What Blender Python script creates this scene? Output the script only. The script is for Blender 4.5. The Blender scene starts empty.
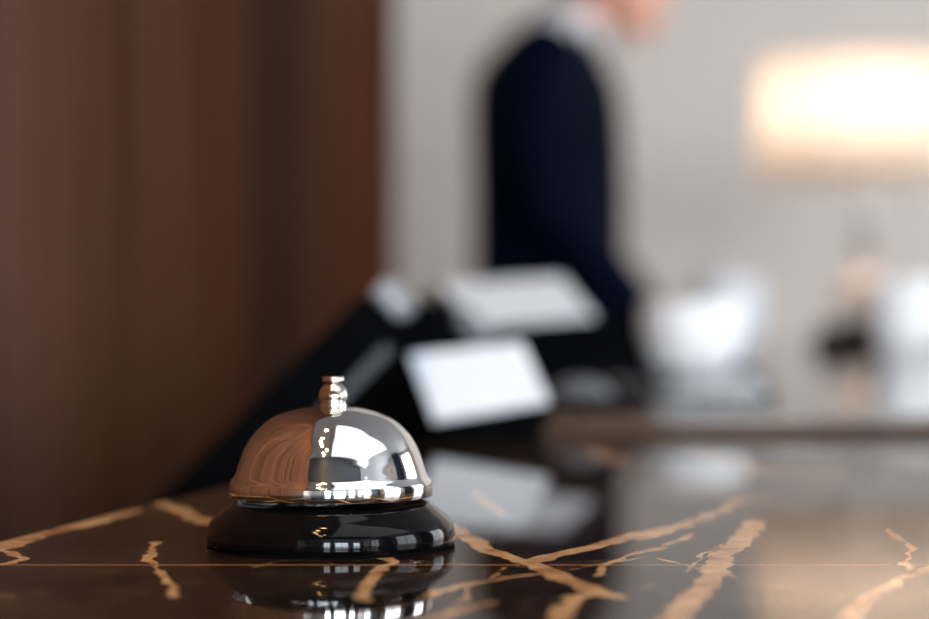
import bpy, bmesh, math, random
from mathutils import Vector, Matrix
random.seed(7)
S = bpy.context.scene
COL = S.collection
PI = math.pi

# ------------------------------------------------------------------ camera
ZC = 0.90            # height of the countertop
H = 0.085            # camera height above it
F = 929 * 85 / 36.0  # focal length in pixels
HY = 298.0           # image row of the horizon
cd = bpy.data.cameras.new('camera'); cam = bpy.data.objects.new('camera', cd); COL.objects.link(cam)
cd.lens = 85; cd.sensor_width = 36; cd.clip_start = 0.02; cd.clip_end = 100
cam.location = (0, 0, ZC + H)
cam.rotation_euler = (PI / 2 - math.atan((309.5 - HY) / F), 0, 0)
cd.dof.use_dof = True; cd.dof.focus_distance = 0.722; cd.dof.aperture_fstop = 4.6
S.camera = cam
# ------------------------------------------------------------------ world, exposure
w = bpy.data.worlds.new('world'); S.world = w; w.use_nodes = True
w.node_tree.nodes['Background'].inputs[0].default_value = (0.62, 0.72, 0.85, 1)
w.node_tree.nodes['Background'].inputs[1].default_value = 1.0
S.view_settings.view_transform = 'Standard'; S.view_settings.look = 'None'
S.view_settings.exposure = 1.15; S.view_settings.gamma = 1.0; S.view_settings.use_curve_mapping = False
WINDOW_STRENGTH = 3.0
REAR_STRENGTH = 16.0
WARM_STRENGTH = 60.0

def at(px, py, Y):
    """point at depth Y seen at pixel (px, py)"""
    return Vector(((px - 464.5) / F * Y, Y, ZC + H - (py - HY) / F * Y))
def plane(px, py, z=0.0):
    """point on the countertop under pixel"""
    Y = F * (H - z) / (py - HY)
    return ((px - 464.5) / F * Y, Y)

# ------------------------------------------------------------------ materials
def srgb(r, g, b):
    f = lambda c: (c / 255 / 12.92) if c / 255 <= .04045 else ((c / 255 + .055) / 1.055) ** 2.4
    return (f(r), f(g), f(b), 1)
def pm(name, col, rough=.5, metal=0., coat=0., spec=.5, noise=0., nscale=20., bump=0., **kw):
    m = bpy.data.materials.new(name); m.use_nodes = True
    nt = m.node_tree; p = nt.nodes['Principled BSDF']
    p.inputs['Base Color'].default_value = col; p.inputs['Roughness'].default_value = rough
    p.inputs['Metallic'].default_value = metal; p.inputs['Coat Weight'].default_value = coat
    p.inputs['Coat Roughness'].default_value = .03
    p.inputs['Specular IOR Level'].default_value = spec
    for k, v in kw.items(): p.inputs[k.replace('_', ' ')].default_value = v
    if noise or bump:
        tc = nt.nodes.new('ShaderNodeTexCoord'); n = nt.nodes.new('ShaderNodeTexNoise')
        n.inputs['Scale'].default_value = nscale; n.inputs['Detail'].default_value = 5
        nt.links.new(tc.outputs['Object'], n.inputs['Vector'])
        if noise:
            r = nt.nodes.new('ShaderNodeValToRGB')
            r.color_ramp.elements[0].position = .3; r.color_ramp.elements[1].position = .7
            r.color_ramp.elements[0].color = tuple(c * (1 - noise) for c in col[:3]) + (1,)
            r.color_ramp.elements[1].color = tuple(min(1, c * (1 + noise)) for c in col[:3]) + (1,)
            nt.links.new(n.outputs['Fac'], r.inputs[0]); nt.links.new(r.outputs[0], p.inputs['Base Color'])
        if bump:
            b = nt.nodes.new('ShaderNodeBump'); b.inputs['Strength'].default_value = bump
            b.inputs['Distance'].default_value = .002
            nt.links.new(n.outputs['Fac'], b.inputs['Height']); nt.links.new(b.outputs[0], p.inputs['Normal'])
    return m
def emis(name, col, strength):
    m = bpy.data.materials.new(name); m.use_nodes = True; nt = m.node_tree
    p = nt.nodes['Principled BSDF']; p.inputs['Base Color'].default_value = (.8, .8, .8, 1)
    p.inputs['Emission Color'].default_value = col; p.inputs['Emission Strength'].default_value = strength
    return m

M = {}
M['chrome'] = pm('polished_chrome', (.86, .86, .87, 1), .035, 1, nscale=60, bump=.004)
M['nickel'] = pm('worn_nickel', (.68, .64, .58, 1), .10, 1, noise=.2, nscale=900)
M['black_enamel'] = pm('black_enamel', (.002, .002, .0025, 1), .06, 0, spec=.22)
M['black_rubber'] = pm('black_rubber', (.01, .01, .01, 1), .6)
M['wall'] = pm('wall_paint', srgb(224, 213, 204), .8, noise=.03, nscale=2)
M['rear'] = pm('rear_wall_paint', srgb(84, 88, 94), .8, noise=.03, nscale=2)
M['ceiling'] = pm('ceiling_paint', srgb(176, 178, 182), .85, noise=.02, nscale=2)
M['floor'] = pm('floor_stone', srgb(120, 112, 104), .3, noise=.15, nscale=3)
M['black_plastic'] = pm('black_plastic', (.003, .0033, .004, 1), .5, spec=0, noise=.2, nscale=40)
M['grey_plastic'] = pm('dark_grey_plastic', (.10, .115, .14, 1), .35, noise=.1, nscale=40)
M['slate'] = pm('lit_bevel_slate', (.028, .036, .05, 1), .5, noise=.1, nscale=40)
M['silver'] = pm('silver_plastic', (.26, .28, .31, 1), .4, noise=.05, nscale=60)
M['card'] = pm('white_card', srgb(226, 236, 248), .5, noise=.02, nscale=60)
M['ceramic'] = pm('white_ceramic', srgb(248, 250, 254), .45, noise=.01, nscale=60)
M['peach'] = pm('peach_ceramic', srgb(238, 216, 200), .5, noise=.03, nscale=30)
M['stoneware'] = pm('pale_stoneware', srgb(222, 225, 231), .5, noise=.01, nscale=60)
M['gap_shade'] = pm('painted_gap_shade', srgb(70, 50, 40), .6, spec=.05, noise=.2, nscale=30)  # colour of the painted shade along the ledge front
M['tray'] = pm('black_lacquer', (.012, .011, .011, 1), .04, noise=.2, nscale=30)
M['suit'] = pm('navy_wool', (.0012, .0034, .013, 1), .6, spec=.03, noise=.15, nscale=300, bump=.1)
M['trouser'] = pm('navy_trouser_wool', (.0018, .003, .008, 1), .9, spec=.1, noise=.15, nscale=300)
M['shirt'] = pm('white_cotton', srgb(226, 226, 230), .8, noise=.03, nscale=200)
M['skin'] = pm('skin', srgb(216, 160, 140), .5, noise=.08, nscale=40)
M['hair'] = pm('brown_hair', (.03, .016, .009, 1), .6, noise=.4, nscale=120)
M['leather'] = pm('black_leather', (.01, .009, .008, 1), .35, noise=.2, nscale=80)
M['grey_cloth'] = pm('charcoal_upholstery', srgb(74, 78, 84), .9, noise=.15, nscale=30)
M['steel'] = pm('brushed_steel', (.45, .45, .46, 1), .3, 1, noise=.05, nscale=50)
M['frame'] = pm('window_frame_paint', srgb(40, 46, 62), .5, noise=.05, nscale=20)
M['trim'] = pm('white_trim', srgb(225, 225, 225), .5, noise=.02, nscale=20)
M['sky'] = emis('daylight_glass', (.94, .97, 1.0, 1), WINDOW_STRENGTH)
M['skypanel'] = emis('frosted_skylight_glass', (.95, .97, 1.0, 1), .55)
M['rearsky'] = emis('rear_daylight_glass', (.84, .93, 1.0, 1), REAR_STRENGTH)
M['rearpaint'] = pm('pale_rear_paint', srgb(196, 197, 200), .8, noise=.03, nscale=2)
M['bulb'] = emis('warm_spot_lens', (1.0, .60, .24, 1), WARM_STRENGTH)
M['lampbulb'] = emis('warm_bulb', (1.0, .80, .66, 1), 27)

# wood panelling: vertical boards of slightly different stain, some with light painted in, long grain
def wood_mat():
    m = bpy.data.materials.new('walnut_panelling'); m.use_nodes = True; nt = m.node_tree; N = nt.nodes; L = nt.links
    p = N['Principled BSDF']; tc = N.new('ShaderNodeTexCoord')
    mp = N.new('ShaderNodeMapping'); mp.inputs['Scale'].default_value = (1, 1, .05); L.new(tc.outputs['Object'], mp.inputs[0])
    n = N.new('ShaderNodeTexNoise'); n.inputs['Scale'].default_value = 22; n.inputs['Detail'].default_value = 6; L.new(mp.outputs[0], n.inputs[0])
    sep = N.new('ShaderNodeSeparateXYZ'); L.new(tc.outputs['Object'], sep.inputs[0])
    mr = N.new('ShaderNodeMapRange'); mr.inputs[1].default_value = 0; mr.inputs[2].default_value = 3.7
    L.new(sep.outputs['X'], mr.inputs[0])
    r = N.new('ShaderNodeValToRGB'); cr = r.color_ramp
    # X = 0 at the free end of the panelling, boards run away towards the viewer
    stops = WOOD_STOPS
    cr.elements[0].position = stops[0][0]; cr.elements[0].color = stops[0][1]
    cr.elements[1].position = stops[-1][0]; cr.elements[1].color = stops[-1][1]
    stops = [(a * .5, c) for a, c in stops] + [(.60, srgb(120, 84, 62)), (.72, srgb(150, 106, 80)), (1, srgb(142, 100, 78))]  # last stops lightened to paint window light on the nearer boards
    cr.elements[0].position = 0; cr.elements[1].position = 1; cr.elements[1].color = stops[-1][1]
    for pos, c in stops[1:-1]:
        e = cr.elements.new(pos); e.color = c
    L.new(mr.outputs[0], r.inputs[0])
    mx = N.new('ShaderNodeMix'); mx.data_type = 'RGBA'; mx.blend_type = 'MULTIPLY'; mx.inputs[0].default_value = 1
    g = N.new('ShaderNodeValToRGB'); g.color_ramp.elements[0].color = (.22, .18, .155, 1); g.color_ramp.elements[1].color = (.80, .68, .60, 1)
    g.color_ramp.elements[0].position = .3; g.color_ramp.elements[1].position = .7
    L.new(n.outputs['Fac'], g.inputs[0]); L.new(r.outputs[0], mx.inputs[6]); L.new(g.outputs[0], mx.inputs[7])
    L.new(mx.outputs[2], p.inputs['Base Color'])
    p.inputs['Roughness'].default_value = .5; p.inputs['Specular IOR Level'].default_value = .012
    return m
WOOD_STOPS = [(0, srgb(112, 68, 48)), (.10, srgb(104, 64, 48)), (.22, srgb(94, 60, 46)), (.32, srgb(92, 60, 46)), (.38, srgb(62, 44, 32)), (.46, srgb(66, 44, 32)),
              (.55, srgb(100, 60, 40)), (.62, srgb(98, 66, 46)), (.80, srgb(104, 74, 52)), (.86, srgb(116, 84, 72)), (.97, srgb(122, 94, 88)), (1, srgb(104, 72, 56))]  # mauve stops near the end are grey sheen put into the colour
M['wood'] = wood_mat()
M['desk_wood'] = pm('dark_walnut', srgb(70, 44, 30), .4, noise=.3, nscale=8)

# dark marble with golden veins: each vein is a chain of segments on the slab
VEINS = [
 (5.5, [(-40, 560), (0, 547), (40, 535), (85, 523), (130, 511)]),
 (4.5, [(136, 499), (175, 508), (207, 523)]),
 (1.2, [(158, 542), (144, 560), (161, 571), (171, 596)]),
 (2.0, [(-20, 550), (8, 552), (23, 559), (12, 563), (-20, 566)]),
 (3.6, [(436, 519), (462, 535), (497, 554), (542, 568), (588, 590), (622, 597)]),
 (4.0, [(530, 561), (560, 555), (594, 548), (628, 537), (685, 525)]),
 (2.8, [(640, 540), (719, 512), (742, 500), (770, 497)]),
 (1.6, [(596, 575), (612, 562), (628, 554), (660, 548), (692, 535)]),
 (4.2, [(757, 522), (727, 554), (696, 594), (668, 625)]),
 (3.0, [(556, 622), (576, 598), (602, 592)]),
 (2.2, [(850, 625), (867, 596), (901, 579), (935, 563)]),
 (1.2, [(905, 572), (912, 545), (885, 530)]),
 (2.0, [(420, 597), (485, 581), (540, 574)]),
 (2.0, [(420, 622), (491, 602)]),
 (0.5, [(540, 575), (650, 556), (719, 573), (800, 590)]),
 (0.5, [(685, 571), (719, 545), (760, 535)]),
 (2.0, [(474, 494), (502, 514)]),
 (6.0, [(590, 452), (625, 463)]),
 (2.0, [(362, 600), (367, 585), (374, 575), (390, 562), (385, 552)]),
 (0.6, [(250, 568), (284, 561), (343, 555), (380, 552)]),
 (0.6, [(505, 568), (470, 590), (440, 619)]),
 (5.0, [(700, 452), (760, 470), (840, 478)]),
]
def marble(name, veins, c0=(.007, .0055, .005, 1), c1=(.036, .021, .014, 1), spec=.045):
    m = bpy.data.materials.new(name); m.use_nodes = True; nt = m.node_tree; N = nt.nodes; L = nt.links
    p = N['Principled BSDF']; tc = N.new('ShaderNodeTexCoord')
    def math_(op, a, b=None, clamp=False):
        n = N.new('ShaderNodeMath'); n.operation = op; n.use_clamp = clamp
        for i, v in enumerate((a, b)):
            if v is None: continue
            if isinstance(v, (int, float)): n.inputs[i].default_value = v
            else: L.new(v, n.inputs[i])
        return n.outputs[0]
    def vm(op, a, b=None, scale=None):
        n = N.new('ShaderNodeVectorMath'); n.operation = op
        for i, v in enumerate((a, b)):
            if v is None: continue
            if isinstance(v, (tuple, list)): n.inputs[i].default_value = v
            else: L.new(v, n.inputs[i])
        if scale is not None: L.new(scale, n.inputs['Scale'])
        return n
    def noise(scale, detail, rough=.5, vec=None):
        n = N.new('ShaderNodeTexNoise'); n.inputs['Scale'].default_value = scale
        n.inputs['Detail'].default_value = detail; n.inputs['Roughness'].default_value = rough
        L.new(vec if vec is not None else tc.outputs['Object'], n.inputs['Vector']); return n
    flat = vm('MULTIPLY', tc.outputs['Object'], (1, 1, 0)).outputs[0]
    n1 = noise(38, 3, .55)
    off = vm('SUBTRACT', n1.outputs['Color'], (.5, .5, .5)).outputs[0]
    off = vm('MULTIPLY', off, (.011, .014, 0)).outputs[0]
    P = vm('ADD', flat, off).outputs[0]
    d = None
    for width, pts in veins:
        q = [plane(*a) for a in pts]
        for k in range(len(q) - 1):
            a = q[k]; ab = (q[k + 1][0] - a[0], q[k + 1][1] - a[1]); l2 = ab[0] ** 2 + ab[1] ** 2
            pa = vm('SUBTRACT', P, (a[0], a[1], 0)).outputs[0]
            t = vm('DOT_PRODUCT', pa, (ab[0] / l2, ab[1] / l2, 0)).outputs['Value']
            t = math_('MINIMUM', math_('MAXIMUM', t, 0.), 1.)
            pr = N.new('ShaderNodeVectorMath'); pr.operation = 'SCALE'; pr.inputs[0].default_value = (ab[0], ab[1], 0); L.new(t, pr.inputs['Scale'])
            di = vm('DISTANCE', pa, pr.outputs[0]).outputs['Value']
            di = math_('SUBTRACT', di, width * .001)
            d = di if d is None else math_('MINIMUM', d, di)
    n2 = noise(70, 4, .6); wob = math_('MULTIPLY', math_('SUBTRACT', n2.outputs['Fac'], .5), .006)
    mask_in = math_('ADD', d, wob) if d is not None else wob
    mr = N.new('ShaderNodeMapRange'); mr.interpolation_type = 'SMOOTHSTEP'
    mr.inputs[1].default_value = .0006; mr.inputs[2].default_value = -.0006; L.new(mask_in, mr.inputs[0])
    mask = mr.outputs[0]
    if d is None: mask = math_('MULTIPLY', mask, 0.)
    # procedural secondary veining
    wv = noise(5, 6, .62); rdg = math_('ABSOLUTE', math_('SUBTRACT', wv.outputs['Fac'], .5))
    mr2 = N.new('ShaderNodeMapRange'); mr2.interpolation_type = 'SMOOTHSTEP'
    mr2.inputs[1].default_value = .006; mr2.inputs[2].default_value = 0; L.new(rdg, mr2.inputs[0])
    gate = noise(3.1, 2); g = N.new('ShaderNodeMapRange'); g.inputs[1].default_value = .5; g.inputs[2].default_value = .66; L.new(gate.outputs['Fac'], g.inputs[0])
    fine = math_('MULTIPLY', math_('MULTIPLY', mr2.outputs[0], g.outputs[0]), .6)
    wv2 = noise(17, 5, .6); rdg2 = math_('ABSOLUTE', math_('SUBTRACT', wv2.outputs['Fac'], .47))
    mr4 = N.new('ShaderNodeMapRange'); mr4.interpolation_type = 'SMOOTHSTEP'
    mr4.inputs[1].default_value = .007; mr4.inputs[2].default_value = 0; L.new(rdg2, mr4.inputs[0])
    gate2 = noise(9, 2); g2 = N.new('ShaderNodeMapRange'); g2.inputs[1].default_value = .46; g2.inputs[2].default_value = .60; L.new(gate2.outputs['Fac'], g2.inputs[0])
    fine = math_('MAXIMUM', fine, math_('MULTIPLY', math_('MULTIPLY', mr4.outputs[0], g2.outputs[0]), .55))
    # straight inlaid joint line across the slab
    sep = N.new('ShaderNodeSeparateXYZ'); L.new(flat, sep.inputs[0])
    yl = math_('ABSOLUTE', math_('SUBTRACT', sep.outputs['Y'], plane(0, 565)[1]))
    yl = math_('SUBTRACT', yl, math_('MULTIPLY', n2.outputs['Fac'], .0011))
    mr3 = N.new('ShaderNodeMapRange'); mr3.inputs[1].default_value = .0006; mr3.inputs[2].default_value = .0; L.new(yl, mr3.inputs[0])
    seam = math_('MULTIPLY', mr3.outputs[0], .75 if veins else 0.)
    # ground: near black with warm brown clouds and pale specks
    cl = noise(14, 7, .65); base = N.new('ShaderNodeValToRGB')
    base.color_ramp.elements[0].position = .38; base.color_ramp.elements[0].color = c0
    base.color_ramp.elements[1].position = .68; base.color_ramp.elements[1].color = c1
    L.new(cl.outputs['Fac'], base.inputs[0])
    vo = N.new('ShaderNodeTexVoronoi'); vo.inputs['Scale'].default_value = 160; L.new(flat, vo.inputs['Vector'])
    sp = N.new('ShaderNodeMapRange'); sp.inputs[1].default_value = .11; sp.inputs[2].default_value = .06; L.new(vo.outputs['Distance'], sp.inputs[0])
    spm = math_('MULTIPLY', math_('MULTIPLY', sp.outputs[0], g2.outputs[0]), .5)
    gold = N.new('ShaderNodeValToRGB'); gn = noise(45, 5, .6)
    gold.color_ramp.elements[0].position = .32; gold.color_ramp.elements[0].color = srgb(150, 100, 58)
    gold.color_ramp.elements[1].position = .68; gold.color_ramp.elements[1].color = srgb(226, 188, 142)
    L.new(gn.outputs['Fac'], gold.inputs[0])
    def mix(fac, a, b):
        x = N.new('ShaderNodeMix'); x.data_type = 'RGBA'; L.new(fac, x.inputs[0]); L.new(a, x.inputs[6])
        if isinstance(b, tuple): x.inputs[7].default_value = b
        else: L.new(b, x.inputs[7])
        return x.outputs[2]
    c = mix(spm, base.outputs[0], srgb(190, 180, 168))
    c = mix(fine, c, gold.outputs[0]); c = mix(seam, c, srgb(206, 150, 96)); c = mix(mask, c, gold.outputs[0])
    L.new(c, p.inputs['Base Color'])
    p.inputs['Roughness'].default_value = .09; p.inputs['Specular IOR Level'].default_value = spec
    rn = noise(60, 4); rr = N.new('ShaderNodeMapRange'); rr.inputs[3].default_value = .02; rr.inputs[4].default_value = .05
    L.new(rn.outputs['Fac'], rr.inputs[0]); L.new(rr.outputs[0], p.inputs['Roughness'])
    return m
M['marble'] = marble('gold_veined_dark_marble', VEINS)
M['marble_plain'] = marble('brown_marble_ledge', [], (.03, .022, .017, 1), (.13, .085, .06, 1), .2)
def shade_mat():
    m = bpy.data.materials.new('lit_linen_shade'); m.use_nodes = True; nt = m.node_tree; N = nt.nodes; L = nt.links
    N.remove(N['Principled BSDF']); out = N['Material Output']
    t = N.new('ShaderNodeBsdfTranslucent'); t.inputs[0].default_value = (.95, .89, .83, 1)
    r = N.new('ShaderNodeBsdfRefraction'); r.inputs['Roughness'].default_value = .9; r.inputs['IOR'].default_value = 1.3; r.inputs[0].default_value = (.95, .9, .85, 1)
    d = N.new('ShaderNodeBsdfDiffuse'); d.inputs[0].default_value = (.8, .76, .7, 1)
    tc = N.new('ShaderNodeTexCoord'); n = N.new('ShaderNodeTexNoise'); n.inputs['Scale'].default_value = 180; L.new(tc.outputs['Object'], n.inputs[0])
    b = N.new('ShaderNodeBump'); b.inputs['Strength'].default_value = .1; L.new(n.outputs['Fac'], b.inputs['Height']); L.new(b.outputs[0], d.inputs['Normal'])
    m1 = N.new('ShaderNodeMixShader'); m1.inputs[0].default_value = .16; L.new(t.outputs[0], m1.inputs[1]); L.new(r.outputs[0], m1.inputs[2])
    m2 = N.new('ShaderNodeMixShader'); m2.inputs[0].default_value = .3; L.new(m1.outputs[0], m2.inputs[1]); L.new(d.outputs[0], m2.inputs[2])
    L.new(m2.outputs[0], out.inputs[0]); return m
M['shade'] = shade_mat()

# ------------------------------------------------------------------ helpers
def link(name, bm, mat, parent=None, smooth=False, bevel=0, loc=None, subsurf=0, remesh=0, autosmooth=None):
    bmesh.ops.recalc_face_normals(bm, faces=bm.faces)
    me = bpy.data.meshes.new(name); bm.to_mesh(me); bm.free()
    o = bpy.data.objects.new(name, me); COL.objects.link(o)
    me.materials.append(M[mat] if isinstance(mat, str) else mat)
    if parent is not None: o.parent = parent
    if loc is not None: o.location = loc
    if smooth:
        for f in me.polygons: f.use_smooth = True
    if remesh:
        r = o.modifiers.new('remesh', 'REMESH'); r.mode = 'VOXEL'; r.voxel_size = remesh; r.use_smooth_shade = True
        s = o.modifiers.new('smooth', 'SMOOTH'); s.factor = .5; s.iterations = 6
    if bevel:
        b = o.modifiers.new('bevel', 'BEVEL'); b.width = bevel; b.segments = 3; b.limit_method = 'ANGLE'; b.angle_limit = math.radians(35)
    if subsurf:
        s = o.modifiers.new('subsurf', 'SUBSURF'); s.levels = s.render_levels = subsurf
    return o
def struct(o): o['kind'] = 'structure'; return o
def tag(o, label, cat, group=None):
    o['label'] = label; o['category'] = cat
    if group: o['group'] = group
    return o
def thing(name, label, cat, loc=(0, 0, 0), group=None, rz=0):
    o = bpy.data.objects.new(name, None); COL.objects.link(o); o.location = loc; o.rotation_euler = (0, 0, rz)
    o.empty_display_size = .05
    return tag(o, label, cat, group)
def box(bm, lo, hi):
    g = bmesh.ops.create_cube(bm, size=1)['verts']
    for v in g:
        for i in range(3): v.co[i] = (lo[i] + hi[i]) / 2 + v.co[i] * (hi[i] - lo[i])
def prism(bm, poly, z0, z1):
    b = [bm.verts.new((x, y, z0)) for x, y in poly]; t = [bm.verts.new((x, y, z1)) for x, y in poly]
    n = len(poly); bm.faces.new(list(reversed(b))); bm.faces.new(t)
    for i in range(n): bm.faces.new((b[i], b[(i + 1) % n], t[(i + 1) % n], t[i]))
def hull(name, pts, mat, parent, bevel=.002, off=(0, 0, 0)):
    bm = bmesh.new()
    for p in pts: bm.verts.new(Vector(p) - Vector(off))
    r = bmesh.ops.convex_hull(bm, input=bm.verts)
    bmesh.ops.delete(bm, geom=[v for v in bm.verts if not v.link_faces], context='VERTS')
    bmesh.ops.dissolve_limit(bm, angle_limit=.02, verts=bm.verts, edges=bm.edges)
    return link(name, bm, mat, parent, bevel=bevel)
def lathe(bm, prof, n=96, c=(0, 0, 0), closed=False):
    rings = []
    for r, z in prof:
        if r < 1e-6: rings.append([bm.verts.new((c[0], c[1], c[2] + z))])
        else: rings.append([bm.verts.new((c[0] + r * math.cos(2 * PI * k / n), c[1] + r * math.sin(2 * PI * k / n), c[2] + z)) for k in range(n)])
    prs = list(zip(rings, rings[1:])) + ([(rings[-1], rings[0])] if closed else [])
    for a, b in prs:
        for k in range(n):
            l = (k + 1) % n
            if len(a) == 1 and len(b) == 1: continue
            if len(a) == 1: bm.faces.new((a[0], b[k], b[l]))
            elif len(b) == 1: bm.faces.new((a[k], a[l], b[0]))
            else: bm.faces.new((a[k], a[l], b[l], b[k]))
def spline(pts, n=8):
    """Catmull-Rom through profile points"""
    out = []; P = [pts[0]] + list(pts) + [pts[-1]]
    for i in range(1, len(P) - 2):
        for k in range(n):
            t = k / n; a, b, c, d = P[i - 1], P[i], P[i + 1], P[i + 2]
            out.append(tuple(.5 * ((2 * b[j]) + (-a[j] + c[j]) * t + (2 * a[j] - 5 * b[j] + 4 * c[j] - d[j]) * t * t + (-a[j] + 3 * b[j] - 3 * c[j] + d[j]) * t ** 3) for j in range(len(b))))
    out.append(tuple(pts[-1])); return out
def tube(bm, pts, radii, n=14, cap=True):
    """round tube through 3-D points with a radius each (or (r1, r2))"""
    pts = [Vector(p) for p in pts]; prev = None; up = Vector((0, 1, 0))
    first = None
    for i, p in enumerate(pts):
        d = (pts[min(i + 1, len(pts) - 1)] - pts[max(i - 1, 0)]).normalized()
        a = up - d * up.dot(d)
        if a.length < .05: a = Vector((1, 0, 0)) - d * d.x
        a.normalize(); b = d.cross(a)
        r = radii[i]; r1, r2 = r if isinstance(r, tuple) else (r, r)
        ring = [bm.verts.new(p + a * r1 * math.cos(2 * PI * k / n) + b * r2 * math.sin(2 * PI * k / n)) for k in range(n)]
        if prev:
            for k in range(n): bm.faces.new((prev[k], prev[(k + 1) % n], ring[(k + 1) % n], ring[k]))
        else: first = ring
        prev = ring
    if cap: bm.faces.new(list(reversed(first))); bm.faces.new(prev)
def ball(bm, c, r, seg=20):
    g = bmesh.ops.create_uvsphere(bm, u_segments=seg, v_segments=seg * 2 // 3, radius=1)['verts']
    r = r if isinstance(r, tuple) else (r, r, r)
    for v in g: v.co = Vector((v.co.x * r[0] + c[0], v.co.y * r[1] + c[1], v.co.z * r[2] + c[2]))

# ------------------------------------------------------------------ the room
X0, X1, Y0, Y1, ZT = -2.3, 4.2, -6.0, 5.6, 3.0
bm = bmesh.new(); box(bm, (X0, Y0, -.1), (X1, Y1, 0)); struct(link('floor', bm, 'floor'))
bm = bmesh.new(); box(bm, (X0, Y0, ZT), (X1, Y1, ZT + .1)); struct(link('ceiling', bm, 'ceiling'))
bm = bmesh.new(); box(bm, (X0 - .1, Y1, 0), (X1 + .1, Y1 + .1, ZT)); struct(link('wall_far', bm, 'wall'))
bm = bmesh.new(); box(bm, (X0 - .1, Y0, 0), (X0, Y1, ZT)); struct(link('wall_left', bm, 'wall'))
bm = bmesh.new()
RW = [(-.45, .25), (.75, 2.3), (2.9, 3.8)]; RZ = (.9, 2.6)
box(bm, (X0 - .1, Y0 - .2, 0), (X1 + .2, Y0, RZ[0])); box(bm, (X0 - .1, Y0 - .2, RZ[1]), (X1 + .2, Y0, ZT))
e = X0 - .1
for a, b in RW: box(bm, (e, Y0 - .2, RZ[0]), (a, Y0, RZ[1])); e = b
box(bm, (e, Y0 - .2, RZ[0]), (X1 + .2, Y0, RZ[1]))
struct(link('wall_rear', bm, 'rearpaint'))
# right wall with tall window openings
WIN = [(-4.4, -3.2), (-1.2, .6), (2.4, 4.4)]; WZ = (.5, 2.75)
bm = bmesh.new()
box(bm, (X1, Y0, 0), (X1 + .2, Y1, WZ[0])); box(bm, (X1, Y0, WZ[1]), (X1 + .2, Y1, ZT))
e = Y0
for a, b in WIN: box(bm, (X1, e, WZ[0]), (X1 + .2, a, WZ[1])); e = b
box(bm, (X1, e, WZ[0]), (X1 + .2, Y1, WZ[1]))
struct(link('wall_right', bm, 'wall'))
def window(n, loc, rz, half, hh, pane='sky'):
    wn = bpy.data.objects.new('window_%d' % n, None); COL.objects.link(wn); struct(wn); wn.location = loc; wn.rotation_euler = (0, 0, rz)
    bm = bmesh.new(); t = .05
    for lo, hi in (((.05, -half, 0), (.11, half, t)), ((.05, -half, hh - t), (.11, half, hh)), ((.05, -half, t), (.11, -half + t, hh - t)), ((.05, half - t, t), (.11, half, hh - t)),
                   ((.05, -.02, t), (.11, .02, hh - t)), ((.05, -half + t, .7), (.11, half - t, .74))): box(bm, lo, hi)
    link('window_frame', bm, 'frame', wn)
    bm = bmesh.new(); box(bm, (.12, -half, 0), (.13, half, hh)); link('window_pane', bm, pane, wn)
for i, (a, b) in enumerate(WIN): window(i + 1, (X1, (a + b) / 2, WZ[0]), 0, (b - a) / 2, WZ[1] - WZ[0])
for i, (a, b) in enumerate(RW): window(i + 4, ((a + b) / 2, Y0, RZ[0]), -PI / 2, (b - a) / 2, RZ[1] - RZ[0], 'rearsky')
for i, y in enumerate((-2.2, 1.5)):
    bm = bmesh.new(); box(bm, (X1 - .3, y - .45, 0), (X1, y + .45, ZT)); struct(link('trim_%d' % (i + 2), bm, 'frame'))
# skylight over the desk, dark bulkhead behind the camera
sk = bpy.data.objects.new('window_7', None); COL.objects.link(sk); struct(sk); sk.location = (1.35, -.2, ZT)
bm = bmesh.new(); sw, sl = 1.25, 1.3
for lo, hi in (((-sw - .05, -sl - .05, -.03), (-sw, sl + .05, 0)), ((sw, -sl - .05, -.03), (sw + .05, sl + .05, 0)), ((-sw, -sl - .05, -.03), (sw, -sl, 0)), ((-sw, sl, -.03), (sw, sl + .05, 0))): box(bm, lo, hi)
link('window_frame', bm, 'trim', sk)
bm = bmesh.new(); box(bm, (-sw, -sl, -.012), (sw, sl, -.002)); link('window_pane', bm, 'skypanel', sk)
bm = bmesh.new(); box(bm, (-2.25, -2.9, 2.4), (2.2, -1.7, ZT)); struct(link('trim_1', bm, 'rear'))

# walnut panelling that ends short of the far wall
E = Vector((at(395, 300, 3.6).x, 3.6, 0)); G = Vector((-.40, 1.9, 0)); dr = (G - E).normalized()
ang = math.atan2(dr.y, dr.x)
bm = bmesh.new(); LW = 4.5; box(bm, (0, -.12, 0), (LW, 0, ZT))
ww = link('wall_panelling', bm, 'wood'); ww.location = E; ww.rotation_euler = (0, 0, ang); struct(ww)

# ------------------------------------------------------------------ reception desk
def ledge(y): return -.163 + .24 * (y - .769)      # left edge of the marble top
desk = thing('reception_desk', 'long reception desk topped with dark gold-veined polished marble', 'desk', (0, .5, 0))
bm = bmesh.new(); prism(bm, [(ledge(-.45), -.95), (1.6, -.95), (1.6, .91), (ledge(1.41), .91)], ZC - .04, ZC)
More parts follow.
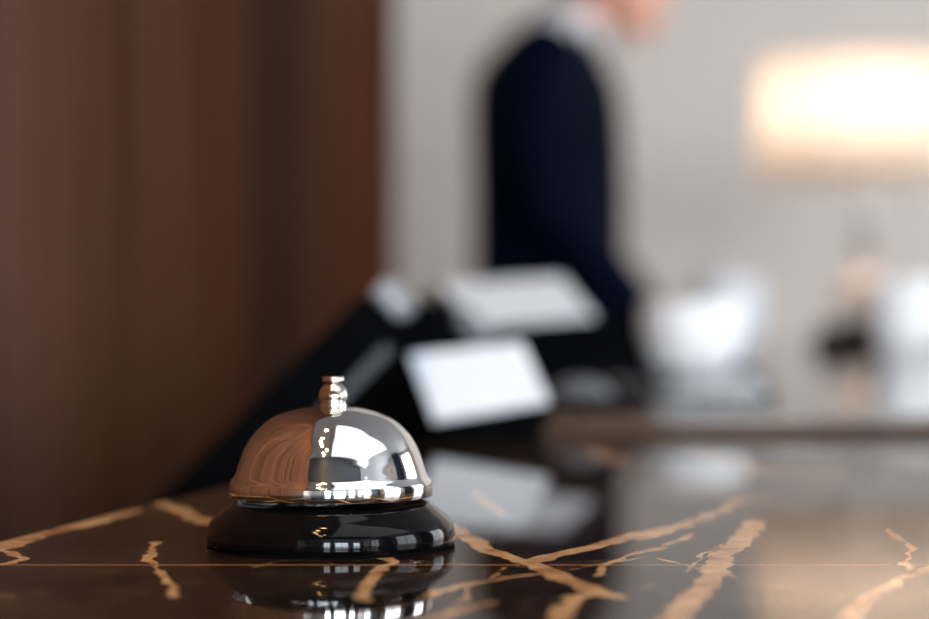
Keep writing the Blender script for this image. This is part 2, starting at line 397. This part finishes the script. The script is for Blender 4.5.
# (local to the desk's origin at y = .5)
top = link('countertop', bm, 'marble', desk, bevel=.0025)
top.data.transform(Matrix.Translation((0, .5, 0))); top.location = (0, -.5, 0)
top.data.transform(Matrix.Translation((0, 0, -ZC))); top.location.z = ZC
LED = .012
bm = bmesh.new(); prism(bm, [(.006, 1.385), (1.6, 1.385), (1.6, 4.05), (.60, 4.05), (.006, 2.0)], -.05, LED)
lg = link('raised_ledge', bm, 'marble_plain', desk, bevel=.0006); lg.location = (0, -.5, ZC)
lg['label'] = 'raised brown stone ledge'
bm = bmesh.new(); box(bm, (.05, 1.285, -.001), (1.6, 1.386, .0008)); jt = link('shade_strip', bm, 'gap_shade', desk); jt.location = (0, -.5, ZC)  # dark strip laid where only shadow and its reflection fall
jt['label'] = 'dark brown strip painted as the shade in front of the ledge'
bm = bmesh.new(); prism(bm, [(ledge(-.4) + .04, -.9), (1.55, -.9), (1.55, 3.5), (.66, 3.5), (.03, 1.5), (.03, .85)], 0, ZC - .055)
link('desk_body', bm, 'desk_wood', desk)

# lower staff worktop behind it
bm = bmesh.new(); prism(bm, [(-.43, .95), (-.13, .95), (-.07, 1.3), (-.07, 1.75), (-.30, 1.75)], 0, .035)
sd = thing('staff_worktop', 'low black staff worktop behind the marble counter', 'desk', (-.22, 1.35, 0))
o = link('worktop', bm, 'black_plastic', sd, bevel=.002); o.location = (.22, -1.35, .70)
for x, y in ((-.33, 1.02), (-.17, 1.02), (-.12, 1.68), (-.25, 1.68)):
    bm = bmesh.new(); box(bm, (x - .015 + .22, y - .015 - 1.35, 0), (x + .015 + .22, y + .015 - 1.35, .70)); link('leg', bm, 'black_plastic', sd)

# ------------------------------------------------------------------ the bell
BY = .755; u = BY / F
bell = thing('service_bell', 'shiny chrome call bell with black base on the marble counter', 'bell', (at(331.2, 300, BY).x, BY, ZC))
def z_(y): return (544.5 - y) * u
prof = [(0, 493 + 0), ]
outer = spline([(0, 405.3), (12, 405.6), (35, 409), (58.6, 417), (75.8, 431.8), (85, 445), (90.3, 457.5), (94.6, 470), (96.8, 475.5), (100.6, 480.5), (101.3, 485)], 8) + [(101.4, 493.6), (100.9, 494.6), (99.4, 494.8)]
inner = [(97.5, 487), (92, 472), (87, 458), (73, 434), (56, 420.5), (34, 412), (0, 408)]
bm = bmesh.new(); lathe(bm, [(r * u, z_(y)) for r, y in outer + inner], 160)
link('dome', bm, 'chrome', bell, smooth=True)['label'] = 'polished chrome dome'
bo = [(0, 506), (90, 506), (92, 501.6), (93.5, 500.6)] + spline([(95, 500.6), (98, 501.4), (103, 505), (109, 510), (117, 516.5), (122, 523), (124, 531), (124, 537)], 8) + [(124, 541.6), (123.4, 542), (0, 542)]
bm = bmesh.new(); lathe(bm, [(r * u, z_(y)) for r, y in bo], 160)
link('base', bm, 'black_enamel', bell, smooth=True)['label'] = 'glossy black base'
bm = bmesh.new(); lathe(bm, [(0, z_(541.9)), (123.4 * u, z_(541.9)), (123.7 * u, z_(542.2)), (123.7 * u, z_(544)), (123.2 * u, z_(544.5)), (0, z_(544.5))], 160)
link('base_rim', bm, 'black_plastic', bell, smooth=False)
bm = bmesh.new(); lathe(bm, [(0, z_(490)), (20 * u, z_(490)), (22 * u, z_(500)), (0, z_(500))], 48); link('post', bm, 'steel', bell)
kx = 2 * u
kn = [(0, 381.5), (6.5, 381.5), (8, 383.2)] + spline([(9.6, 384.6), (12.6, 388.5), (14.3, 393.5), (14.4, 397.5), (13.5, 402)], 6) + [(12.9, 403.2), (13.6, 404.6), (13.6, 410), (12.4, 411.4), (12.4, 414), (0, 414)]
bm = bmesh.new(); lathe(bm, [(r * u, z_(y)) for r, y in kn], 64, (kx, 0, 0)); link('plunger', bm, 'nickel', bell, smooth=True)['label'] = 'rounded nickel button'
bm = bmesh.new(); lathe(bm, [(r * u, z_(y)) for r, y in [(0, 376), (10.2, 376), (10.9, 376.8), (10.9, 380.2), (10.2, 380.9), (5, 380.9), (5, 382.2), (0, 382.2)]], 64, (kx, 0, 0))
cp = link('plunger_cap', bm, 'nickel', bell); cp.modifiers.new('b', 'BEVEL').width = .0001

# ------------------------------------------------------------------ black stands and displays
def off(a, v): return Vector(a) + Vector(v)
def tilted_screen(name, label, tip_px, tip_py, thick_px, Y, length, depth, edge_mat, zbase, group=None):
    """slab leaning at 45 degrees seen end-on; tip up and to the right"""
    p = at(tip_px, tip_py, Y); m = Y / F
    t = thing(name, label, 'monitor', (p.x - length * .62, Y + depth / 2, zbase), group)
    s = 2 ** -.5; dn = Vector((-s, 0, -s)); nr = Vector((s, 0, -s)); th = thick_px * m
    c = [p, p + nr * th, p + nr * th + dn * length, p + dn * length]
    q = [v + Vector((0, depth, 0)) for v in c]
    hull('housing', c + q, 'black_plastic', t, .006, t.location)
    f0, f1 = (.05, .72) if edge_mat == 'silver' else (.36, .74)
    a = p + nr * th * f0 - dn * .001; b = p + nr * th * f1 - dn * .001
    hull('end_cap', [v + w_ for v in (a, b, a - dn * .014, b - dn * .014) for w_ in (Vector((0, .006, 0)), Vector((0, depth - .006, 0)))], edge_mat, t, .004, t.location)['label'] = 'pale grey end cap' if edge_mat == 'silver' else 'grey end cap'
    if edge_mat == 'silver':  # light on the housing's lower bevel, put into a blue-grey strip
        bq = [p + nr * th * k + dn * j for k in (.80, .99) for j in (.012, .16)]
        hull('lit_bevel_band', [v + Vector((0, y, 0)) for v in bq for y in (-.0015, .0005)], 'slate', t, .0005, t.location)['label'] = 'blue-grey strip painted as the lit lower edge'
    # glass on the upper face
    up = -nr
    g = [p + dn * .02 + up * .0005, p + dn * (length - .02) + up * .0005]
    hull('screen', [v + w_ + z for v in g for w_ in (Vector((0, .012, 0)), Vector((0, depth - .012, 0))) for z in (Vector((0, 0, 0)), nr * .003)], 'tray', t, .0005, t.location)
    # foot
    mid = p + dn * length * .72 + nr * th * .9
    f = [Vector((mid.x + sx * .02, Y + depth / 2 + sy * .03, mid.z - .0)) for sx in (-1, 1) for sy in (-1, 1)]
    g = [Vector((mid.x + sx * .028, Y + depth / 2 + sy * .05, zbase + .006)) for sx in (-1, 1) for sy in (-1, 1)]
    hull('stand', f + g, 'black_plastic', t, .003, t.location)
    g = [Vector((mid.x + sx * .035, Y + depth / 2 + sy * .06, zbase + z)) for sx in (-1, 1) for sy in (-1, 1) for z in (0, .008)]
    hull('foot', g, 'black_plastic', t, .003, t.location)
    return t
tilted_screen('touchscreen_monitor', 'black slanting monitor with pale tip, leftmost device beyond the bell', 364, 292, 64, 1.24, .25, .15, 'silver', .735)
tilted_screen('touchscreen_monitor', 'black slanting monitor squeezed between the leftmost one and the lower white card', 421, 291, 114, 1.50, .21, .13, 'grey_plastic', .735)

def card_stand(name, label, quad, card_inset, thick, base, zb, cat='card holder'):
    """white card on the sloping face of a black block. quad: four (px, py, Y) corners, clockwise from top left"""
    Q = [at(*q) for q in quad]; c = sum(Q, Vector()) / 4
    t = thing(name, label, cat, (c.x, c.y + .03, ZC + zb))
    n = (Q[1] - Q[0]).cross(Q[3] - Q[0]).normalized()
    if n.y > 0: n = -n                                   # towards the viewer
    e = [c + (q - c) * 1.0 for q in Q]
    hull('card', [q for q in e] + [q - n * .002 for q in e], 'card', t, .0007, t.location)['label'] = 'blank white card'
    big = [c + (q - c) * card_inset - n * .0021 for q in Q]
    bb = [at(*b) for b in base]
    hull('holder', big + [q - n * thick for q in big] + bb, 'black_plastic', t, .002, t.location)
    return t
def onp(px, Y, zb):        # pixel row where the support surface is at depth Y
    return (px, HY + F * (H - zb) / Y, Y)
card_stand('card_holder', 'white card tilted on a low black holder, directly right of the bell dome',
    [(409, 354, 1.345), (522, 341, 1.345), (550, 402, 1.31), (434, 421, 1.31)], 1.03, .006,
    [onp(450, 1.315, 0), onp(540, 1.315, 0), onp(445, 1.37, 0), onp(535, 1.37, 0)], 0)
card_stand('card_holder', 'larger white card on a tall black holder in front of the suited man',
    [(440, 283, 1.76), (562, 276, 1.76), (595, 316, 1.68), (474, 325, 1.68)], 1.06, .02,
    [onp(462, 1.70, LED), onp(545, 1.70, LED), onp(480, 1.80, LED), onp(545, 1.80, LED)], LED)
# black terminal right of it
t = thing('card_terminal', 'dark sloping payment terminal left of the round white cup', 'terminal', (at(605, 300, 1.9).x, 1.9, ZC + LED))
T = [(585, 335, 1.86), (628, 318, 1.98), (645, 345, 1.90)]
hull('housing', [at(*q) for q in T] + [at(556, 352, 1.80), at(*onp(552, 1.80, LED)), at(*onp(648, 1.82, LED)), at(*onp(650, 1.98, LED)), at(*onp(585, 1.98, LED))], 'black_plastic', t, .004, t.location)
kp = [at(582, 350, 1.822), at(640, 330, 1.90), at(655, 352, 1.862), at(600, 372, 1.80)]

# tray
tz = LED
tr = thing('serving_tray', 'flat black lacquered tray under the round white cup', 'tray', (at(668, 300, 1.7).x, 1.72, ZC + tz))
def trp(px, Y): return (at(px, 300, Y).x - tr.location.x, Y - tr.location.y)
TP = [trp(672, 1.79), trp(672, 2.13), trp(750, 2.13), trp(768, 1.79), trp(772, 1.46), trp(580, 1.46), trp(577, 1.78)]
bm = bmesh.new(); prism(bm, TP, 0, .003); link('tray_floor', bm, 'tray', tr, bevel=.001)
bm = bmesh.new()
for k in range(len(TP)):
    a = Vector((*TP[k], .005)); b = Vector((*TP[(k + 1) % len(TP)], .005)); tube(bm, [a, b], [.0028, .0028], 10)
link('tray_rim', bm, 'tray', tr, smooth=True)

# white cup with saucer-like foot
def cup(loc, r, h, label, group=None, handle=True, ang=0.0):
    c = thing('cup', label, 'cup', loc, group, ang)
    o_ = spline([(r * .56, 0), (r * .66, h * .04), (r * .86, h * .2), (r * .98, h * .5), (r, h * .8), (r * .98, h)], 6)
    i_ = spline([(r * .94, h), (r * .95, h * .8), (r * .90, h * .5), (r * .72, h * .2), (r * .3, h * .1), (0, h * .09)], 6)
    bm = bmesh.new(); lathe(bm, [(0, h * .02), (r * .46, h * .02), (r * .48, 0)] + o_ + i_, 64); link('bowl', bm, 'ceramic', c, smooth=True)
    if handle:
        bm = bmesh.new(); tube(bm, spline([(r * .93, 0, h * .78), (r * 1.3, 0, h * .82), (r * 1.45, 0, h * .55), (r * 1.2, 0, h * .32), (r * .9, 0, h * .34)], 6), [.004] * 25, 10)
        link('handle', bm, 'ceramic', c, smooth=True)
    return c
Y = 1.98; cup((at(692, 300, Y).x, Y, ZC + LED + .0032), .0465, .066, 'round white cup standing on the black tray', None, True, 1.4)
Y = 2.75
# folded white tissue box/pot behind the cup
pt = thing('sugar_bowl', 'white lidded bowl behind and right of the round white cup', 'bowl', (at(726, 300, Y).x, Y, ZC + LED))
r, h = .050, .094
bm = bmesh.new(); lathe(bm, [(0, 0), (r * .6, 0)] + spline([(r * .62, .003), (r * .9, h * .25), (r, h * .55), (r * .97, h * .85)], 6) + [(0, h * .85)], 64); link('bowl_body', bm, 'stoneware', pt, smooth=True)
bm = bmesh.new(); lathe(bm, [(0, h * .85), (r, h * .85)] + spline([(r * 1.0, h * .87), (r * .9, h * .99), (r * .5, h * 1.1), (0, h * 1.14)], 6), 64); l_ = link('lid', bm, 'stoneware', pt, smooth=True)
bm = bmesh.new(); ball(bm, (0, 0, h * 1.19), .009); link('lid_knob', bm, 'stoneware', l_, smooth=True)
# cups at the right edge
Y = 2.85
for k, (px, yy, r, h, lab) in enumerate(((902, 2.75, .043, .095, 'tall white mug near the right edge, in front of the lamp'), (925, 3.15, .046, .100, 'white mug farther back at the very right edge'))):
    cup((at(px, 300, yy).x, yy, ZC + LED), r, h, lab, None, True, .5)
# glossy rounded dish
Y = 1.50
dsh = thing('paperweight', 'small dark grey glossy dome on the ledge right of the lower white card', 'paperweight', (at(580, 300, Y).x, Y, ZC + LED + .0032))
bm = bmesh.new(); lathe(bm, [(0, 0), (.020, 0)] + spline([(.021, .001), (.0215, .005), (.017, .011), (.009, .0145), (0, .0155)], 6), 48); link('glass_dome', bm, 'grey_plastic', dsh, smooth=True)
bm = bmesh.new(); lathe(bm, [(0, .0), (.0225, 0), (.0228, .0015), (.0215, .0025), (0, .0025)], 48); link('felt_base', bm, 'black_rubber', dsh)

# ------------------------------------------------------------------ table lamp
Y = 3.75; q = Y / F; lx = at(864, 300, Y).x
lamp = thing('table_lamp', 'lit table lamp with wide cream drum shade at the far end of the ledge', 'lamp', (lx, Y, ZC + LED))
def lz(py): return at(0, py, Y).z - ZC - LED
sr0, sr1, zt, zb_ = 104 * q, 108 * q, lz(61), lz(177)
bm = bmesh.new(); lathe(bm, [(sr0, zt), (sr1, zb_), (sr1 - .003, zb_), (sr0 - .003, zt)], 96, closed=True)
sh = link('lamp_shade', bm, 'shade', lamp, smooth=False)
for f in sh.data.polygons: f.use_smooth = True
bm = bmesh.new()
for a in range(3):
    an = a * 2 * PI / 3 + .3; tube(bm, [(0, 0, zt - .02), (sr0 * math.cos(an), sr0 * math.sin(an), zt - .004)], [.002, .002], 8)
tube(bm, [(0, 0, zt - .02), (0, 0, zb_ + .04)], [.003, .003], 8)
link('shade_carrier', bm, 'steel', lamp)
bm = bmesh.new(); tube(bm, [(0, 0, .114), (0, 0, zb_ + .045)], [.008, .008], 20); link('stem', bm, 'steel', lamp, smooth=True)
bm = bmesh.new(); ball(bm, (0, 0, zb_ + .13), .042, 24); link('bulb', bm, 'lampbulb', lamp, smooth=True)
bm = bmesh.new(); lathe(bm, [(0, .032)] + spline([(.016, .032), (.034, .038), (.042, .060), (.042, .085), (.034, .105), (.018, .116), (.010, .118)], 6) + [(0, .116)], 48); link('lamp_body', bm, 'peach', lamp, smooth=True)['label'] = 'pale peach rounded body'
bm = bmesh.new(); lathe(bm, [(0, 0), (.052, 0), (.054, .004), (.050, .022), (.03, .032), (0, .032)], 48); link('lamp_foot', bm, 'black_plastic', lamp)
# black box left of lamp foot
bk = thing('desk_phone', 'low black desk phone at the foot of the lamp', 'phone', (at(848, 300, 3.2).x, 3.2, ZC + LED))
bm = bmesh.new(); g = [(-.045, -.05, 0), (.045, -.05, 0), (.045, .05, 0), (-.045, .05, 0), (-.045, -.05, .012), (.045, -.05, .012), (.045, .05, .022), (-.045, .05, .022)]
hull('phone_body', g, 'black_plastic', bk, .004)
bm.free(); bm = bmesh.new(); tube(bm, [(-.03, -.035, .022), (-.03, -.02, .025), (-.03, .02, .030), (-.03, .042, .030)], [.009, .007, .007, .009], 14); link('handset', bm, 'black_plastic', bk, smooth=True)

# ------------------------------------------------------------------ the man in the suit
MX, MY = at(549, 300, 4.2).x, 4.2
man = thing('person', 'person in a navy suit standing in profile behind the desk, looking down', 'person', (MX, MY, 0)); man.scale = (1.02, 1.02, 1.02)
def rings(bm, R, n=28):
    """R: (cx, cy, cz, rx, ry) ellipses stacked along z"""
    prev = None
    for cx, cy, cz, rx, ry in R:
        ring = [bm.verts.new((cx + rx * math.cos(2 * PI * k / n), cy + ry * math.sin(2 * PI * k / n), cz)) for k in range(n)]
        if prev:
            for k in range(n): bm.faces.new((prev[k], prev[(k + 1) % n], ring[(k + 1) % n], ring[k]))
        else: bm.faces.new(list(reversed(ring)))
        prev = ring
    bm.faces.new(prev)
ARM = {-1: [(-.015, -.185, 1.405), (-.035, -.235, 1.28), (-.005, -.245, 1.13), (.10, -.235, 1.00), (.18, -.215, .91)],
        1: [(-.005, .185, 1.405), (-.020, .235, 1.28), (.0, .245, 1.13), (.11, .235, 1.01), (.19, .205, .92)]}
HC = Vector((.112, 0, 1.572))   # head centre
bm = bmesh.new()
# body: trunk, neck, head, arms, hands, legs, feet in one mesh
rings(bm, spline([(0, 0, .86, .085, .13), (0, 0, .95, .095, .14), (-.005, 0, 1.08, .085, .125), (-.01, 0, 1.25, .095, .15), (-.01, 0, 1.38, .085, .15), (0, 0, 1.43, .05, .09)], 3))
tube(bm, [(.0, 0, 1.38), (.025, 0, 1.45), (.055, 0, 1.52), (.08, 0, 1.58)], [.058, .054, .054, .056], 20)
ball(bm, HC + Vector((-.012, 0, .035)), (.098, .076, .092), 28)          # cranium
ball(bm, HC + Vector((.035, 0, -.035)), (.060, .060, .080), 24)          # face
ball(bm, HC + Vector((.065, 0, -.098)), (.028, .032, .022), 16)          # chin
tube(bm, [HC + Vector((.092, 0, .02)), HC + Vector((.108, 0, -.012)), HC + Vector((.118, 0, -.034))], [(.008, .007), (.011, .010), (.016, .011)], 12)   # nose
ball(bm, HC + Vector((.105, 0, -.034)), (.014, .017, .009), 12)
ball(bm, HC + Vector((.094, 0, -.060)), (.010, .024, .006), 12)
ball(bm, HC + Vector((.091, 0, -.073)), (.010, .021, .007), 12)
for s in (-1, 1):
    ball(bm, HC + Vector((.082, s * .030, .026)), (.012, .024, .007), 12)  # brow
    ball(bm, HC + Vector((-.005, s * .077, -.005)), (.018, .009, .030), 14)  # ear
    ball(bm, HC + Vector((.06, s * .042, -.03)), (.028, .02, .022), 12)   # cheek
    tube(bm, ARM[s], [.045, .042, .038, .034, .026], 16)
    ball(bm, ARM[s][0], .055, 16); ball(bm, ARM[s][2], .042, 16)
    # hand
    a, b = Vector(ARM[s][3]), Vector(ARM[s][4]); d = (b - a).normalized(); side = Vector((0, -s, 0)); up = d.cross(side).normalized() * (-s)
    if up.z < 0: up = -up
    palm0 = b + d * .015; palm1 = b + d * .085
    tube(bm, [b - d * .01, palm0, b + d * .05, palm1], [.024, (.034, .018), (.041, .017), (.040, .014)], 16)
    for k, ln in enumerate((.068, .078, .072, .056)):
        base = palm1 - d * .01 + side * (.030 - k * .020)
        p1 = base + d * ln * .45 - up * .004; p2 = p1 + d * ln * .30 - up * ln * .16; p3 = p2 + d * ln * .20 - up * ln * .22
        tube(bm, [base, p1, p2, p3], [.0092, .0085, .0078, .006], 10); ball(bm, p3, .0062, 8)
    tb = palm0 + side * .024 + d * .012
    t1 = tb + side * .024 + d * .028 - up * .006; t2 = t1 + side * .006 + d * .026 - up * .006
    tube(bm, [tb, t1, t2], [.012, .0105, .008], 10); ball(bm, t2, .0082, 8)
    tube(bm, [(0, s * .085, .92), (.005, s * .09, .70), (.01, s * .095, .50), (-.005, s * .10, .30), (-.015, s * .10, .08)], [.075, .068, .052, .048, .036], 18)
    tube(bm, [(-.05, s * .10, .045), (.03, s * .105, .045), (.12, s * .115, .03), (.17, s * .12, .028)], [(.03, .035), (.036, .034), (.04, .022), (.025, .016)], 16)
link('body', bm, 'skin', man, remesh=.0055)
# eyes
for s in (-1, 1):
    bm = bmesh.new(); ball(bm, HC + Vector((.078, s * .031, .008)), .0125, 16); link('eye', bm, 'ceramic', man, smooth=True)
# hair
bm = bmesh.new(); ball(bm, HC + Vector((-.020, 0, .047)), (.102, .083, .094), 28)
ball(bm, HC + Vector((-.055, 0, -.01)), (.055, .07, .065), 20)
for v in bm.verts:
    v.co += Vector((random.uniform(-.002, .002),) * 3)
link('hair', bm, 'hair', man, remesh=.007)
# shirt with collar
bm = bmesh.new(); rings(bm, spline([(.005, 0, .98, .100, .14), (.0, 0, 1.2, .103, .15), (.002, 0, 1.36, .095, .14), (.01, 0, 1.43, .070, .085), (.022, 0, 1.455, .064, .068)], 3))
tube(bm, [(.016, 0, 1.43), (.034, 0, 1.470), (.052, 0, 1.505)], [.066, .066, .063], 24)
for s in (-1, 1):
    tube(bm, [Vector(ARM[s][3]) + (Vector(ARM[s][4]) - Vector(ARM[s][3])) * f for f in (.5, .8, 1.04)], [.036, .034, .032], 16)
link('shirt', bm, 'shirt', man, remesh=.008)
# jacket
bm = bmesh.new()
rings(bm, spline([(.0, 0, .76, .152, .190), (.0, 0, .88, .150, .182), (.0, 0, 1.02, .144, .165), (.0, 0, 1.16, .143, .178), (-.004, 0, 1.30, .142, .200), (-.010, 0, 1.38, .130, .195), (-.012, 0, 1.43, .090, .150), (-.008, 0, 1.458, .066, .095), (-.01, 0, 1.475, .055, .07)], 4), 36)
for s in (-1, 1):
    tube(bm, ARM[s], [.066, .064, .058, .050, .043], 20); ball(bm, Vector(ARM[s][0]) + Vector((-.004, 0, -.008)), (.072, .062, .07), 20); ball(bm, ARM[s][2], .060, 18)
jk = link('jacket', bm, 'suit', man, remesh=.009)
# lapels, buttons
for s in (-1, 1):
    bm = bmesh.new(); tube(bm, [(.055, s * .062, 1.462), (.098, s * .060, 1.38), (.122, s * .045, 1.28), (.125, s * .012, 1.17)], [(.010, .008), (.026, .009), (.028, .008), (.006, .006)], 14)
    link('lapel', bm, 'suit', jk, smooth=True)
bm = bmesh.new(); tube(bm, [(.088, 0, 1.44), (.112, 0, 1.36), (.124, 0, 1.25)], [(.016, .008), (.028, .007), (.034, .006)], 14); link('tie', bm, 'trouser', man, smooth=True)
for z in (1.13, 1.03):
    bm = bmesh.new(); ball(bm, (.119 - (1.13 - z) * .02, 0, z), (.004, .009, .009), 12); link('button', bm, 'black_plastic', jk, smooth=True)
# trousers
bm = bmesh.new(); rings(bm, [(0, 0, .84, .11, .16), (0, 0, .93, .115, .165), (0, 0, .99, .11, .155)])
for s in (-1, 1): tube(bm, [(0, s * .085, .90), (.005, s * .09, .70), (.01, s * .095, .50), (-.005, s * .10, .30), (-.012, s * .10, .06)], [.098, .090, .078, .072, .066], 22)
link('trousers', bm, 'trouser', man, remesh=.010)
for s in (-1, 1):
    bm = bmesh.new(); tube(bm, [(-.085, s * .10, .045), (-.06, s * .10, .05), (.03, s * .105, .052), (.12, s * .115, .038), (.19, s * .12, .034), (.215, s * .12, .026)], [(.02, .025), (.038, .045), (.044, .048), (.05, .034), (.040, .030), (.02, .018)], 20)
    for v in bm.verts: v.co.z = max(v.co.z, 0.0)
    link('shoe', bm, 'leather', man, smooth=True)

# ------------------------------------------------------------------ lobby behind the camera, seen in the chrome
def spot(x, y, lab, grp):
    t = thing('ceiling_spotlight', lab, 'spotlight', (x, y, ZT - .03), grp)
    bm = bmesh.new(); lathe(bm, [(.045, .03), (.062, .03), (.062, 0), (.045, 0)], 32, closed=True); link('trim_ring', bm, 'trim', t)
    bm = bmesh.new(); lathe(bm, [(0, .022), (.044, .022), (.044, .012), (0, .006)], 32); link('lens', bm, 'bulb', t)
    return t
def dup(root, loc, label=None):
    r = root.copy(); COL.objects.link(r); r.location = loc
    if label: r['label'] = label
    for c in root.children:
        d = c.copy(); COL.objects.link(d); d.parent = r
    return r
SP = 'warm spotlight in the ceiling row mirrored in the bell dome'
s0 = spot(-.28, -4.8, SP, 'ceiling spotlights in a row')
for y in (-4.0, -3.3, -1.45, -1.2, -.95, -.7, -.45, -.2, .05, .35, .7): dup(s0, (-.28 + random.uniform(-.12, .12), y, ZT - .03))
# lobby sofa
sf = thing('lobby_sofa', 'long charcoal lobby sofa mirrored in the front of the bell', 'sofa', (.6, Y0 + .75, 0))
bm = bmesh.new(); box(bm, (-1.5, -.4, .12), (1.5, .45, .45)); link('seat', bm, 'grey_cloth', sf, bevel=.04)
bm = bmesh.new(); box(bm, (-1.5, -.62, .12), (1.5, -.4, .95)); link('backrest', bm, 'grey_cloth', sf, bevel=.05)
for s in (-1, 1):
    bm = bmesh.new(); box(bm, (min(s * 1.5, s * 1.72), -.62, .12), (max(s * 1.5, s * 1.72), .45, .68)); link('armrest', bm, 'grey_cloth', sf, bevel=.05)
for x in (-1.5, 1.5):
    for y in (-.5, .35):
        bm = bmesh.new(); tube(bm, [(x, y, 0), (x, y, .125)], [.018, .028], 14); link('leg', bm, 'desk_wood', sf)
